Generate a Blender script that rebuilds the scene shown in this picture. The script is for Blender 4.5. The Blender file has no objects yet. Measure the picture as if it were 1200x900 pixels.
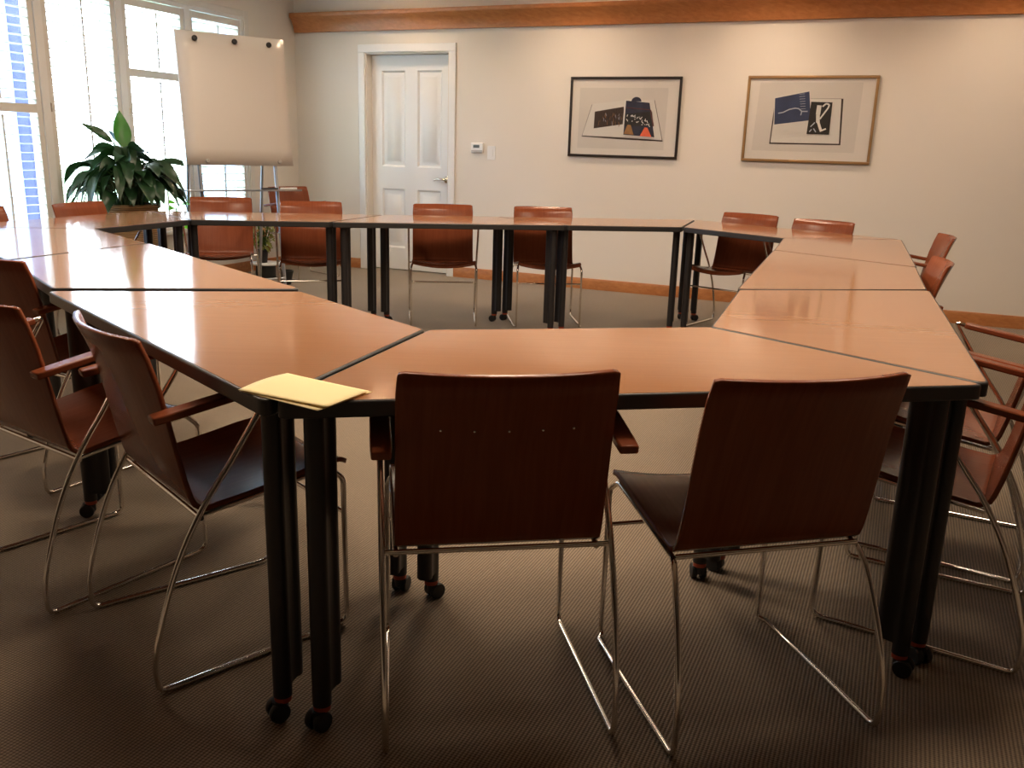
import bpy, bmesh, math, random
from mathutils import Vector as V, Matrix as M4
random.seed(7)
scn = bpy.context.scene
COL = scn.collection
PI = math.pi

# ------------------------------------------------------------------ materials
def new_mat(name):
    m = bpy.data.materials.new(name); m.use_nodes = True
    nt = m.node_tree; b = nt.nodes['Principled BSDF']
    return m, nt, b
def plain(name, col, rough=.5, metal=0, spec=.5, coat=0, bump=0, bscale=200, var=0, vscale=3):
    m, nt, b = new_mat(name)
    b.inputs['Base Color'].default_value = (*col, 1)
    b.inputs['Roughness'].default_value = rough
    b.inputs['Metallic'].default_value = metal
    b.inputs['Specular IOR Level'].default_value = spec
    b.inputs['Coat Weight'].default_value = coat
    tc = nt.nodes.new('ShaderNodeTexCoord')
    if var:
        n = nt.nodes.new('ShaderNodeTexNoise'); n.inputs['Scale'].default_value = vscale; n.inputs['Detail'].default_value = 4
        nt.links.new(tc.outputs['Object'], n.inputs['Vector'])
        r = nt.nodes.new('ShaderNodeMix'); r.data_type = 'RGBA'
        r.inputs['A'].default_value = (*[c*(1-var) for c in col], 1); r.inputs['B'].default_value = (*[min(1, c*(1+var)) for c in col], 1)
        nt.links.new(n.outputs['Fac'], r.inputs['Factor']); nt.links.new(r.outputs['Result'], b.inputs['Base Color'])
    if bump:
        n = nt.nodes.new('ShaderNodeTexNoise'); n.inputs['Scale'].default_value = bscale
        nt.links.new(tc.outputs['Object'], n.inputs['Vector'])
        bp = nt.nodes.new('ShaderNodeBump'); bp.inputs['Strength'].default_value = bump; bp.inputs['Distance'].default_value = .002
        nt.links.new(n.outputs['Fac'], bp.inputs['Height']); nt.links.new(bp.outputs['Normal'], b.inputs['Normal'])
    return m
def wood(name, c1, c2, rough, scale=(1.5, 30, 30), coat=0, spec=.5, roughvar=0):
    m, nt, b = new_mat(name)
    tc = nt.nodes.new('ShaderNodeTexCoord'); mp = nt.nodes.new('ShaderNodeMapping'); mp.inputs['Scale'].default_value = scale
    nt.links.new(tc.outputs['Object'], mp.inputs['Vector'])
    n = nt.nodes.new('ShaderNodeTexNoise'); n.inputs['Scale'].default_value = 2.0; n.inputs['Detail'].default_value = 6; n.inputs['Distortion'].default_value = .6
    nt.links.new(mp.outputs['Vector'], n.inputs['Vector'])
    r = nt.nodes.new('ShaderNodeValToRGB'); r.color_ramp.elements[0].position = .3; r.color_ramp.elements[1].position = .72
    r.color_ramp.elements[0].color = (*c1, 1); r.color_ramp.elements[1].color = (*c2, 1)
    nt.links.new(n.outputs['Fac'], r.inputs['Fac']); nt.links.new(r.outputs['Color'], b.inputs['Base Color'])
    b.inputs['Roughness'].default_value = rough; b.inputs['Coat Weight'].default_value = coat; b.inputs['Coat Roughness'].default_value = rough*.7
    b.inputs['Specular IOR Level'].default_value = spec
    return m

MT = {}
MT['wall'] = plain('cream_wall_paint', (.76, .715, .655), .75, bump=.12, bscale=160)
MT['darkwall'] = plain('bounce_damping_brown', (.13, .095, .07), .8, bump=.2, bscale=120)  # for the out-of-view walls, darkened to cut bounce light on the chairs
MT['ceiling'] = plain('white_ceiling_paint', (.78, .74, .68), .85, bump=.15, bscale=90)
MT['white'] = plain('white_gloss_paint', (.80, .80, .80), .35)
MT['shutter'] = plain('shutter_paint', (.72, .70, .66), .45)
MT['trimwood'] = wood('stained_oak_trim', (.38, .14, .045), (.50, .21, .075), .30, (1.2, 22, 22))
MT['table'] = wood('cherry_laminate_top', (.365, .178, .088), (.40, .198, .10), .10, (1.5, 60, 60), spec=.5, coat=0)
MT['edge'] = plain('charcoal_vinyl_edge', (.028, .027, .028), .38, bump=.05)
MT['leg'] = plain('black_powder_coat', (.014, .0125, .014), .45, bump=.08, bscale=400)
MT['collar'] = plain('orange_red_plastic', (.42, .06, .022), .5)
MT['rubber'] = plain('black_rubber', (.010, .010, .012), .5, bump=.05)
MT['chair'] = wood('red_cherry_plywood', (.19, .048, .0195), (.23, .062, .0255), .25, (40, 2.5, 2.5), coat=0, spec=.24)
MT['chrome'] = plain('polished_chrome', (.86, .83, .79), .10, metal=1)
MT['alu'] = plain('satin_aluminium', (.50, .52, .56), .32, metal=1)
MT['brass'] = plain('polished_nickel', (.80, .74, .62), .14, metal=1)
MT['board'] = plain('whiteboard_enamel', (.68, .625, .58), .28, spec=.5)
MT['blackplastic'] = plain('black_plastic', (.012, .012, .013), .4)
MT['greyplastic'] = plain('grey_plastic', (.42, .40, .38), .5)
MT['paper'] = plain('yellow_paper', (.96, .81, .43), .7, bump=.05, bscale=30)
MT['soil'] = plain('potting_soil', (.04, .026, .016), .95, bump=.8, bscale=60, var=.4, vscale=40)
MT['stem'] = plain('green_stem', (.07, .14, .03), .5)
MT['black_frame'] = plain('black_picture_frame', (.018, .011, .009), .3)
MT['gold_frame'] = plain('gold_picture_frame', (.33, .19, .08), .38, metal=.5, var=.15, vscale=12)
MT['mat'] = plain('white_mat_board', (.78, .74, .69), .8)
MT['print_grey'] = plain('pale_print_paper', (.68, .645, .60), .7, var=.05, vscale=2)
MT['page'] = plain('book_page', (.72, .70, .66), .7)
MT['ink_dark'] = plain('dark_brown_ink', (.035, .018, .014), .6, var=.7, vscale=45)
MT['ink_navy'] = plain('navy_ink', (.018, .02, .045), .6, var=.3, vscale=20)
MT['ink_blue'] = plain('blue_ink', (.03, .045, .11), .6, var=.45, vscale=10)
MT['ink_black'] = plain('black_ink', (.012, .011, .010), .6)
MT['ink_white'] = plain('white_ink', (.72, .70, .66), .6)
MT['ink_pale'] = plain('pale_blue_ink', (.42, .46, .54), .6)
MT['ink_tan'] = plain('tan_ink', (.30, .15, .05), .6, var=.3, vscale=30)
MT['ink_orange'] = plain('orange_ink', (.70, .12, .05), .6, var=.15, vscale=30)
MT['ink_red'] = plain('deep_red_ink', (.10, .025, .02), .6)
MT['lcd'] = plain('dark_display', (.03, .035, .03), .2)
MT['lawn'] = plain('mown_lawn', (.30, .40, .22), .95, bump=.5, bscale=30, var=.25, vscale=8)
MT['stucco'] = plain('blue_grey_post_paint', (.035, .042, .12), .8, bump=.2, bscale=50)
MT['sky_screen'] = plain('sky_dimming_wall', (.22, .29, .42), .85, bump=.2, bscale=20)  # colour of the walls added to dim the sky

def leaf_material(name, c1, c2, rough, sss=.25):
    m, nt, b = new_mat(name)
    out = nt.nodes['Material Output']
    tc = nt.nodes.new('ShaderNodeTexCoord'); n = nt.nodes.new('ShaderNodeTexNoise'); n.inputs['Scale'].default_value = 7
    nt.links.new(tc.outputs['Object'], n.inputs['Vector'])
    mx = nt.nodes.new('ShaderNodeMix'); mx.data_type = 'RGBA'
    mx.inputs['A'].default_value = (*c1, 1); mx.inputs['B'].default_value = (*c2, 1)
    nt.links.new(n.outputs['Fac'], mx.inputs['Factor']); nt.links.new(mx.outputs['Result'], b.inputs['Base Color'])
    b.inputs['Roughness'].default_value = rough
    tr = nt.nodes.new('ShaderNodeBsdfTranslucent'); tr.inputs['Color'].default_value = (c2[0]*1.6, c2[1]*2.2, c2[2]*.8, 1)
    ms = nt.nodes.new('ShaderNodeMixShader'); ms.inputs['Fac'].default_value = sss
    nt.links.new(b.outputs['BSDF'], ms.inputs[1]); nt.links.new(tr.outputs['BSDF'], ms.inputs[2]); nt.links.new(ms.outputs['Shader'], out.inputs['Surface'])
    return m
MT['leaf'] = leaf_material('peace_lily_leaf', (.010, .034, .014), (.018, .058, .020), .34, .10)
MT['leaf_bright'] = leaf_material('bright_green_leaf', (.10, .30, .03), (.16, .42, .05), .45, .4)
MT['leaf_young'] = leaf_material('young_lily_leaf', (.022, .085, .014), (.034, .12, .018), .35, .22)
MT['leaf_olive'] = leaf_material('variegated_leaf', (.12, .16, .035), (.30, .27, .08), .55, .2)
MT['leaf_rust'] = leaf_material('rust_leaf', (.30, .13, .04), (.38, .2, .07), .6, .2)

def glass(name, gloss=.08):
    m, nt, b = new_mat(name); nt.nodes.remove(b); out = nt.nodes['Material Output']
    t = nt.nodes.new('ShaderNodeBsdfTransparent'); g = nt.nodes.new('ShaderNodeBsdfGlossy'); g.inputs['Roughness'].default_value = .02
    f = nt.nodes.new('ShaderNodeLayerWeight'); f.inputs['Blend'].default_value = .5
    pw = nt.nodes.new('ShaderNodeMath'); pw.operation = 'POWER'; pw.inputs[1].default_value = 5
    ma = nt.nodes.new('ShaderNodeMath'); ma.operation = 'MULTIPLY_ADD'; ma.inputs[1].default_value = .9; ma.inputs[2].default_value = .03
    nt.links.new(f.outputs['Facing'], pw.inputs[0]); nt.links.new(pw.outputs[0], ma.inputs[0])
    ms = nt.nodes.new('ShaderNodeMixShader')
    nt.links.new(ma.outputs[0], ms.inputs['Fac']); nt.links.new(t.outputs['BSDF'], ms.inputs[1]); nt.links.new(g.outputs['BSDF'], ms.inputs[2])
    nt.links.new(ms.outputs['Shader'], out.inputs['Surface'])
    return m
MT['glass'] = glass('clear_glass')

def wicker():
    m, nt, b = new_mat('woven_wicker')
    tc = nt.nodes.new('ShaderNodeTexCoord'); mp = nt.nodes.new('ShaderNodeMapping'); mp.inputs['Scale'].default_value = (1, 1, 1)
    nt.links.new(tc.outputs['Object'], mp.inputs['Vector'])
    w = nt.nodes.new('ShaderNodeTexWave'); w.bands_direction = 'Z'; w.inputs['Scale'].default_value = 22; w.inputs['Distortion'].default_value = 1.5; w.inputs['Detail'].default_value = 2
    nt.links.new(mp.outputs['Vector'], w.inputs['Vector'])
    r = nt.nodes.new('ShaderNodeValToRGB'); r.color_ramp.elements[0].color = (.16, .085, .035, 1); r.color_ramp.elements[1].color = (.42, .25, .11, 1)
    nt.links.new(w.outputs['Fac'], r.inputs['Fac']); nt.links.new(r.outputs['Color'], b.inputs['Base Color'])
    bp = nt.nodes.new('ShaderNodeBump'); bp.inputs['Strength'].default_value = .6; bp.inputs['Distance'].default_value = .006
    nt.links.new(w.outputs['Fac'], bp.inputs['Height']); nt.links.new(bp.outputs['Normal'], b.inputs['Normal'])
    b.inputs['Roughness'].default_value = .6
    return m
MT['wicker'] = wicker()

def carpet():
    m, nt, b = new_mat('ribbed_loop_carpet')
    tc = nt.nodes.new('ShaderNodeTexCoord'); mp = nt.nodes.new('ShaderNodeMapping')
    mp.inputs['Rotation'].default_value = (0, 0, math.radians(23.2))       # ribs run square to the back wall
    nt.links.new(tc.outputs['Object'], mp.inputs['Vector'])
    w = nt.nodes.new('ShaderNodeTexWave'); w.bands_direction = 'X'; w.wave_profile = 'SIN'
    w.inputs['Scale'].default_value = 36; w.inputs['Distortion'].default_value = .7; w.inputs['Detail'].default_value = 1; w.inputs['Detail Scale'].default_value = 6
    w2 = nt.nodes.new('ShaderNodeTexWave'); w2.bands_direction = 'Y'; w2.inputs['Scale'].default_value = 44; w2.inputs['Distortion'].default_value = 1.2; w2.inputs['Detail'].default_value = 1
    n = nt.nodes.new('ShaderNodeTexNoise'); n.inputs['Scale'].default_value = 1.3; n.inputs['Detail'].default_value = 5
    n2 = nt.nodes.new('ShaderNodeTexNoise'); n2.inputs['Scale'].default_value = 90; n2.inputs['Detail'].default_value = 2
    for x in (w, w2, n, n2): nt.links.new(mp.outputs['Vector'], x.inputs['Vector'])
    mul = nt.nodes.new('ShaderNodeMath'); mul.operation = 'MULTIPLY_ADD'; mul.inputs[1].default_value = .62
    m2 = nt.nodes.new('ShaderNodeMath'); m2.operation = 'MULTIPLY'; m2.inputs[1].default_value = .38
    nt.links.new(w2.outputs['Fac'], m2.inputs[0]); nt.links.new(w.outputs['Fac'], mul.inputs[0]); nt.links.new(m2.outputs[0], mul.inputs[2])
    r = nt.nodes.new('ShaderNodeValToRGB')
    r.color_ramp.elements[0].position = .15; r.color_ramp.elements[0].color = (.104, .073, .045, 1)
    r.color_ramp.elements[1].position = .85; r.color_ramp.elements[1].color = (.345, .265, .185, 1)
    nt.links.new(mul.outputs[0], r.inputs['Fac'])
    mx = nt.nodes.new('ShaderNodeMix'); mx.data_type = 'RGBA'; mx.blend_type = 'MULTIPLY'; mx.inputs['Factor'].default_value = .35
    ad = nt.nodes.new('ShaderNodeMath'); ad.operation = 'ADD'
    nt.links.new(n.outputs['Fac'], ad.inputs[0]); nt.links.new(n2.outputs['Fac'], ad.inputs[1])
    nt.links.new(r.outputs['Color'], mx.inputs['A']); nt.links.new(ad.outputs[0], mx.inputs['B'])
    nt.links.new(mx.outputs['Result'], b.inputs['Base Color'])
    bp = nt.nodes.new('ShaderNodeBump'); bp.inputs['Strength'].default_value = .55; bp.inputs['Distance'].default_value = .004
    nt.links.new(mul.outputs[0], bp.inputs['Height']); nt.links.new(bp.outputs['Normal'], b.inputs['Normal'])
    b.inputs['Roughness'].default_value = .85; b.inputs['Specular IOR Level'].default_value = .25
    b.inputs['Sheen Weight'].default_value = .25; b.inputs['Sheen Roughness'].default_value = .5
    return m
MT['carpet'] = carpet()

# ------------------------------------------------------------------ mesh builder
def fillet(pts, r, n=6, closed=False):
    pts = [V(p) for p in pts]; out = []
    N = len(pts)
    for i, p in enumerate(pts):
        if not closed and i in (0, N-1): out.append(p); continue
        a = pts[i-1]; c = pts[(i+1) % N]
        rr = r[i] if isinstance(r, (list, tuple)) else r
        d1 = (a-p); d2 = (c-p)
        if rr <= 0 or d1.length < 1e-6 or d2.length < 1e-6: out.append(p); continue
        ang = d1.angle(d2)
        if ang > PI-.05: out.append(p); continue
        t = min(rr/math.tan(ang/2), d1.length*.49, d2.length*.49)
        p1 = p+d1.normalized()*t; p2 = p+d2.normalized()*t
        for k in range(n+1):
            u = k/n; out.append(p1*(1-u)**2+p*2*u*(1-u)+p2*u*u)
    return out
class MB:
    def __init__(s): s.v = []; s.f = []; s.m = []; s.sm = []
    def add(s, vs, fs, mi=0, smooth=False):
        o = len(s.v); s.v += [tuple(x) for x in vs]
        for f in fs: s.f.append([i+o for i in f]); s.m.append(mi); s.sm.append(smooth)
        return s
    def box(s, c, size, mi=0, rot=None):
        R = rot or M4.Identity(3); c = V(c); hx, hy, hz = [a/2 for a in size]
        vs = [c+R@V((x*hx, y*hy, z*hz)) for x in (-1, 1) for y in (-1, 1) for z in (-1, 1)]
        return s.add(vs, [(0, 1, 3, 2), (4, 6, 7, 5), (0, 4, 5, 1), (2, 3, 7, 6), (0, 2, 6, 4), (1, 5, 7, 3)], mi)
    def prism(s, poly, z0, z1, mi=0, smooth=False, X=None):
        n = len(poly)
        f = (lambda x, y, z: X(x, y, z)) if X else (lambda x, y, z: (x, y, z))
        vs = [f(p[0], p[1], z0) for p in poly]+[f(p[0], p[1], z1) for p in poly]
        s.add(vs, [list(range(n))[::-1], list(range(n, 2*n))], mi)
        o = len(s.v)-2*n
        for i in range(n):
            j = (i+1) % n; s.f.append([o+i, o+j, o+n+j, o+n+i]); s.m.append(mi); s.sm.append(smooth)
        return s
    def tube(s, pts, r, n=10, mi=0, closed=False, cap=True):
        pts = [V(p) for p in pts]; N = len(pts)
        rs = r if isinstance(r, (list, tuple)) else [r]*N
        tang = []
        for i in range(N):
            a = pts[i-1] if (i > 0 or closed) else pts[i]; b = pts[(i+1) % N] if (i < N-1 or closed) else pts[i]
            tang.append((b-a).normalized())
        t = tang[0]; up = V((0, 0, 1)) if abs(t.z) < .9 else V((1, 0, 0)); nrm = (up-t*up.dot(t)).normalized()
        vs = []
        for i in range(N):
            t = tang[i]; nrm = (nrm-t*nrm.dot(t)).normalized(); bn = t.cross(nrm)
            for k in range(n):
                a = 2*PI*k/n; vs.append(pts[i]+(nrm*math.cos(a)+bn*math.sin(a))*rs[i])
        fs = []
        for i in range(N if closed else N-1):
            for k in range(n):
                j = (i+1) % N; fs.append((i*n+k, i*n+(k+1) % n, j*n+(k+1) % n, j*n+k))
        s.add(vs, fs, mi, True)
        if cap and not closed:
            o = len(s.v)-N*n; s.f.append([o+k for k in range(n)][::-1]); s.m.append(mi); s.sm.append(False)
            s.f.append([o+(N-1)*n+k for k in range(n)]); s.m.append(mi); s.sm.append(False)
        return s
    def lathe(s, prof, n=24, mi=0, c=(0, 0, 0), axis=None):
        R = axis or M4.Identity(3); c = V(c); vs = []; fs = []
        for r, z in prof:
            for k in range(n):
                a = 2*PI*k/n; vs.append(c+R@V((r*math.cos(a), r*math.sin(a), z)))
        P = len(prof)
        for i in range(P-1):
            for k in range(n): fs.append((i*n+k, i*n+(k+1) % n, (i+1)*n+(k+1) % n, (i+1)*n+k))
        s.add(vs, fs, mi, True)
        o = len(s.v)-P*n
        if prof[0][0] > 1e-5: s.f.append([o+k for k in range(n)][::-1]); s.m.append(mi); s.sm.append(False)
        if prof[-1][0] > 1e-5: s.f.append([o+(P-1)*n+k for k in range(n)]); s.m.append(mi); s.sm.append(False)
        return s
    def grid(s, P, mi=0):
        a = len(P); b = len(P[0]); vs = [q for row in P for q in row]
        return s.add(vs, [(i*b+j, i*b+j+1, (i+1)*b+j+1, (i+1)*b+j) for i in range(a-1) for j in range(b-1)], mi, True)
    def build(s, name, mats, parent=None, bevel=0, solid=0, kind=None, fix=True):
        me = bpy.data.meshes.new(name); me.from_pydata(s.v, [], s.f)
        if not isinstance(mats, (list, tuple)): mats = [mats]
        for m in mats: me.materials.append(MT[m])
        me.polygons.foreach_set('material_index', s.m); me.polygons.foreach_set('use_smooth', s.sm)
        if fix:
            bm = bmesh.new(); bm.from_mesh(me); bmesh.ops.recalc_face_normals(bm, faces=bm.faces); bm.to_mesh(me); bm.free()
        me.set_sharp_from_angle(angle=math.radians(42))
        o = bpy.data.objects.new(name, me); COL.objects.link(o)
        if parent: o.parent = parent
        if solid:
            q = o.modifiers.new('thickness', 'SOLIDIFY'); q.thickness = solid; q.offset = 0
        if bevel:
            q = o.modifiers.new('bevel', 'BEVEL'); q.width = bevel; q.segments = 2; q.limit_method = 'ANGLE'; q.angle_limit = math.radians(50)
        if kind: o['kind'] = kind
        return o
def tag(o, label, cat, group=None):
    o['label'] = label; o['category'] = cat
    if group: o['group'] = group
    return o
def thing(name, label, cat, loc=(0, 0, 0), rz=0, group=None):
    o = bpy.data.objects.new(name, None); COL.objects.link(o); o.empty_display_size = .1
    o.location = loc; o.rotation_euler = (0, 0, rz)
    return tag(o, label, cat, group)
def copy_tree(o, parent=None):
    c = o.copy(); COL.objects.link(c)
    if parent: c.parent = parent
    for ch in list(o.children): copy_tree(ch, c)
    return c

# ------------------------------------------------------------------ camera
F_PX, PITCH, ROLL, CAM_H = 1042.2, .25874, .03033, 1.2022
cam = bpy.data.cameras.new('camera'); cam.sensor_width = 36; cam.lens = F_PX/1200*36; cam.clip_start = .05
co = bpy.data.objects.new('camera', cam); COL.objects.link(co); scn.camera = co
fw = V((0, math.cos(PITCH), -math.sin(PITCH))); up0 = V((0, math.sin(PITCH), math.cos(PITCH))); x0 = V((1, 0, 0))
cx = x0*math.cos(ROLL)+up0*math.sin(ROLL); cu = up0*math.cos(ROLL)-x0*math.sin(ROLL)
Rm = M4((cx, cu, -fw)).transposed().to_4x4(); Rm.translation = V((0, 0, CAM_H)); co.matrix_world = Rm

# ------------------------------------------------------------------ room
# back wall runs along WD from the corner; S along the wall, D out from it into the room, T along the window wall
CORNER = V((-2.2144, 9.2005, 0)); WA = math.radians(-23.217)
WD = V((math.cos(WA), math.sin(WA), 0)); WN = V((math.sin(WA), -math.cos(WA), 0))     # WN points into the room
def B(s, d, z): return CORNER+WD*s+WN*d+V((0, 0, z))
RB = M4((WD, -WN, V((0, 0, 1)))).transposed()     # box axes: along wall, into wall, up
def bbox(mb, s0, s1, d0, d1, z0, z1, mi=0): return mb.box(B((s0+s1)/2, (d0+d1)/2, (z0+z1)/2), (s1-s0, abs(d1-d0), z1-z0), mi, RB)
ROOM_S, ROOM_D, CEIL = 8.6, 12.5, 2.75
DS0, DS1, DZ = .80, 1.70, 2.035                    # door opening
TH = .14

mb = MB()
mb.add([B(-.2, ROOM_D+.2, 0), B(ROOM_S+.2, ROOM_D+.2, 0), B(ROOM_S+.2, -.3, 0), B(-.2, -.3, 0),
        B(-.2, ROOM_D+.2, -.1), B(ROOM_S+.2, ROOM_D+.2, -.1), B(ROOM_S+.2, -.3, -.1), B(-.2, -.3, -.1)],
       [(0, 1, 2, 3), (4, 7, 6, 5), (0, 4, 5, 1), (1, 5, 6, 2), (2, 6, 7, 3), (3, 7, 4, 0)])
mb.build('floor', 'carpet', kind='structure')
mb = MB(); bbox(mb, -.2, ROOM_S+.2, -.3, ROOM_D+.2, CEIL, CEIL+.1); mb.build('ceiling', 'ceiling', kind='structure')
mb = MB()
bbox(mb, -TH, DS0, -TH, 0, 0, CEIL); bbox(mb, DS1, ROOM_S+TH, -TH, 0, 0, CEIL); bbox(mb, DS0, DS1, -TH, 0, DZ, CEIL)
bbox(mb, DS0-.1, DS1+.1, -TH-.06, -TH-.01, 0, DZ+.1)  # unseen slab added behind the door to stop outside light leaking under it
mb.build('wall_back', 'wall', kind='structure')
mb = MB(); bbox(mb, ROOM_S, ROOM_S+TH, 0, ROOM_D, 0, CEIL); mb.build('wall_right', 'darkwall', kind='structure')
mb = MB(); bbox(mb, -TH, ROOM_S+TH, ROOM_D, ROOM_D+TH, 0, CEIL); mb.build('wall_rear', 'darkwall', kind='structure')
# window openings along the window wall (T), sill and head heights
SILL, HEAD = .47, 2.27
WIN = [(.745, 1.44), (1.44, 2.16), (2.16, 2.875), (2.875, 3.61), (3.61, 4.33)]
W0, W1 = WIN[0][0], WIN[-1][1]
mb = MB()
bbox(mb, -TH, 0, -.0, W0, 0, CEIL); bbox(mb, -TH, 0, W1, ROOM_D, 0, CEIL); bbox(mb, -TH, 0, W0, W1, 0, SILL); bbox(mb, -TH, 0, W0, W1, HEAD, CEIL)
mb.build('wall_left', 'wall', kind='structure')
# wooden cornice board and baseboards
prof = [(0, 2.222), (.030, 2.222), (.034, 2.245), (.046, 2.285), (.074, 2.330), (.098, 2.352), (.104, 2.362), (.104, 2.39), (0, 2.39)]
mb = MB(); n = len(prof)
vs = [B(.02, d, z) for d, z in prof]+[B(ROOM_S, d, z) for d, z in prof]
mb.add(vs, [list(range(n))[::-1], list(range(n, 2*n))]+[(i, (i+1) % n, n+(i+1) % n, n+i) for i in range(n)])
o = mb.build('trim_1', 'trimwood', kind='structure')
def baseb(name, s0, s1):
    mb = MB(); p = [(0, 0), (.016, 0), (.016, .082), (.010, .096), (0, .096)]; n = len(p)
    mb.add([B(s0, d, z) for d, z in p]+[B(s1, d, z) for d, z in p], [list(range(n))[::-1], list(range(n, 2*n))]+[(i, (i+1) % n, n+(i+1) % n, n+i) for i in range(n)])
    return mb.build(name, 'trimwood', kind='structure')
baseb('baseboard_back', .016, .73); baseb('baseboard_back_right', 1.768, ROOM_S)
mb = MB(); bbox(mb, 0, .016, .016, ROOM_D, 0, .096); mb.build('baseboard_left', 'trimwood', kind='structure')
# door with casing
door = bpy.data.objects.new('door_1', None); COL.objects.link(door); door['kind'] = 'structure'
mb = MB()
bbox(mb, .73, DS0, 0, .018, 0, DZ); bbox(mb, DS1, 1.768, 0, .018, 0, DZ); bbox(mb, .73, 1.768, 0, .018, DZ, DZ+.07)
mb.build('door_casing', 'white', door, bevel=.004)
mb = MB()
bbox(mb, DS0, DS0+.014, -TH, 0, 0, DZ-.014); bbox(mb, DS1-.014, DS1, -TH, 0, 0, DZ-.014); bbox(mb, DS0, DS1, -TH, 0, DZ-.014, DZ)
mb.build('door_jamb', 'wall', door)
mb = MB(); a0, a1 = DS0+.016, DS1-.016; w = a1-a0; dd = -.092
def dcol(u0, u1, z0, z1, d=dd): bbox(mb, a0+u0*w, a0+u1*w, d-.036, d, z0, z1)
PX = [(.125, .42), (.575, .87)]; PZ = [(.22, .79), (1.0, 1.88)]
zt = DZ-.018
dcol(0, PX[0][0], .01, zt); dcol(PX[0][1], PX[1][0], .01, zt); dcol(PX[1][1], 1, .01, zt)
for u0, u1 in PX:
    for z0, z1 in ((.01, PZ[0][0]), (PZ[0][1], PZ[1][0]), (PZ[1][1], zt)): dcol(u0, u1, z0, z1)
mb.build('door_leaf', 'white', door)
for u0, u1 in PX:
    for z0, z1 in PZ:
        mb = MB(); s0, s1 = a0+u0*w, a0+u1*w
        def ring(i, d): return [B(s0+i, d, z0+i), B(s1-i, d, z0+i), B(s1-i, d, z1-i), B(s0+i, d, z1-i)]
        R = [ring(0, dd), ring(.016, dd-.016), ring(.045, dd-.016), ring(.062, dd-.004)]
        vs = [p for r in R for p in r]; fs = [(12, 13, 14, 15)]
        for k in range(3):
            for i in range(4): fs.append((4*k+i, 4*k+(i+1) % 4, 4*k+4+(i+1) % 4, 4*k+4+i))
        mb.add(vs, fs); mb.build('door_panel', 'white', door, fix=True)
hs = 1.632; hz = .897
mb = MB(); mb.lathe([(.031, 0), (.031, .006), (.024, .012), (.011, .016), (.011, .05)], 20, 0, B(hs, dd, hz), M4((WD, V((0, 0, 1)), WN)).transposed())
mb.tube(fillet([B(hs, dd+.044, hz), B(hs-.03, dd+.052, hz+.002), B(hs-.075, dd+.050, hz+.004), B(hs-.115, dd+.044, hz-.006)], .02), [.010]*1+[.0095]*15+[.007], 10)if False else mb.tube([B(hs, dd+.046, hz), B(hs-.03, dd+.052, hz+.003), B(hs-.07, dd+.050, hz+.003), B(hs-.115, dd+.044, hz-.007)], [.0105, .010, .0085, .0075], 10)
mb.build('door_handle', 'brass', door)

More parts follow.
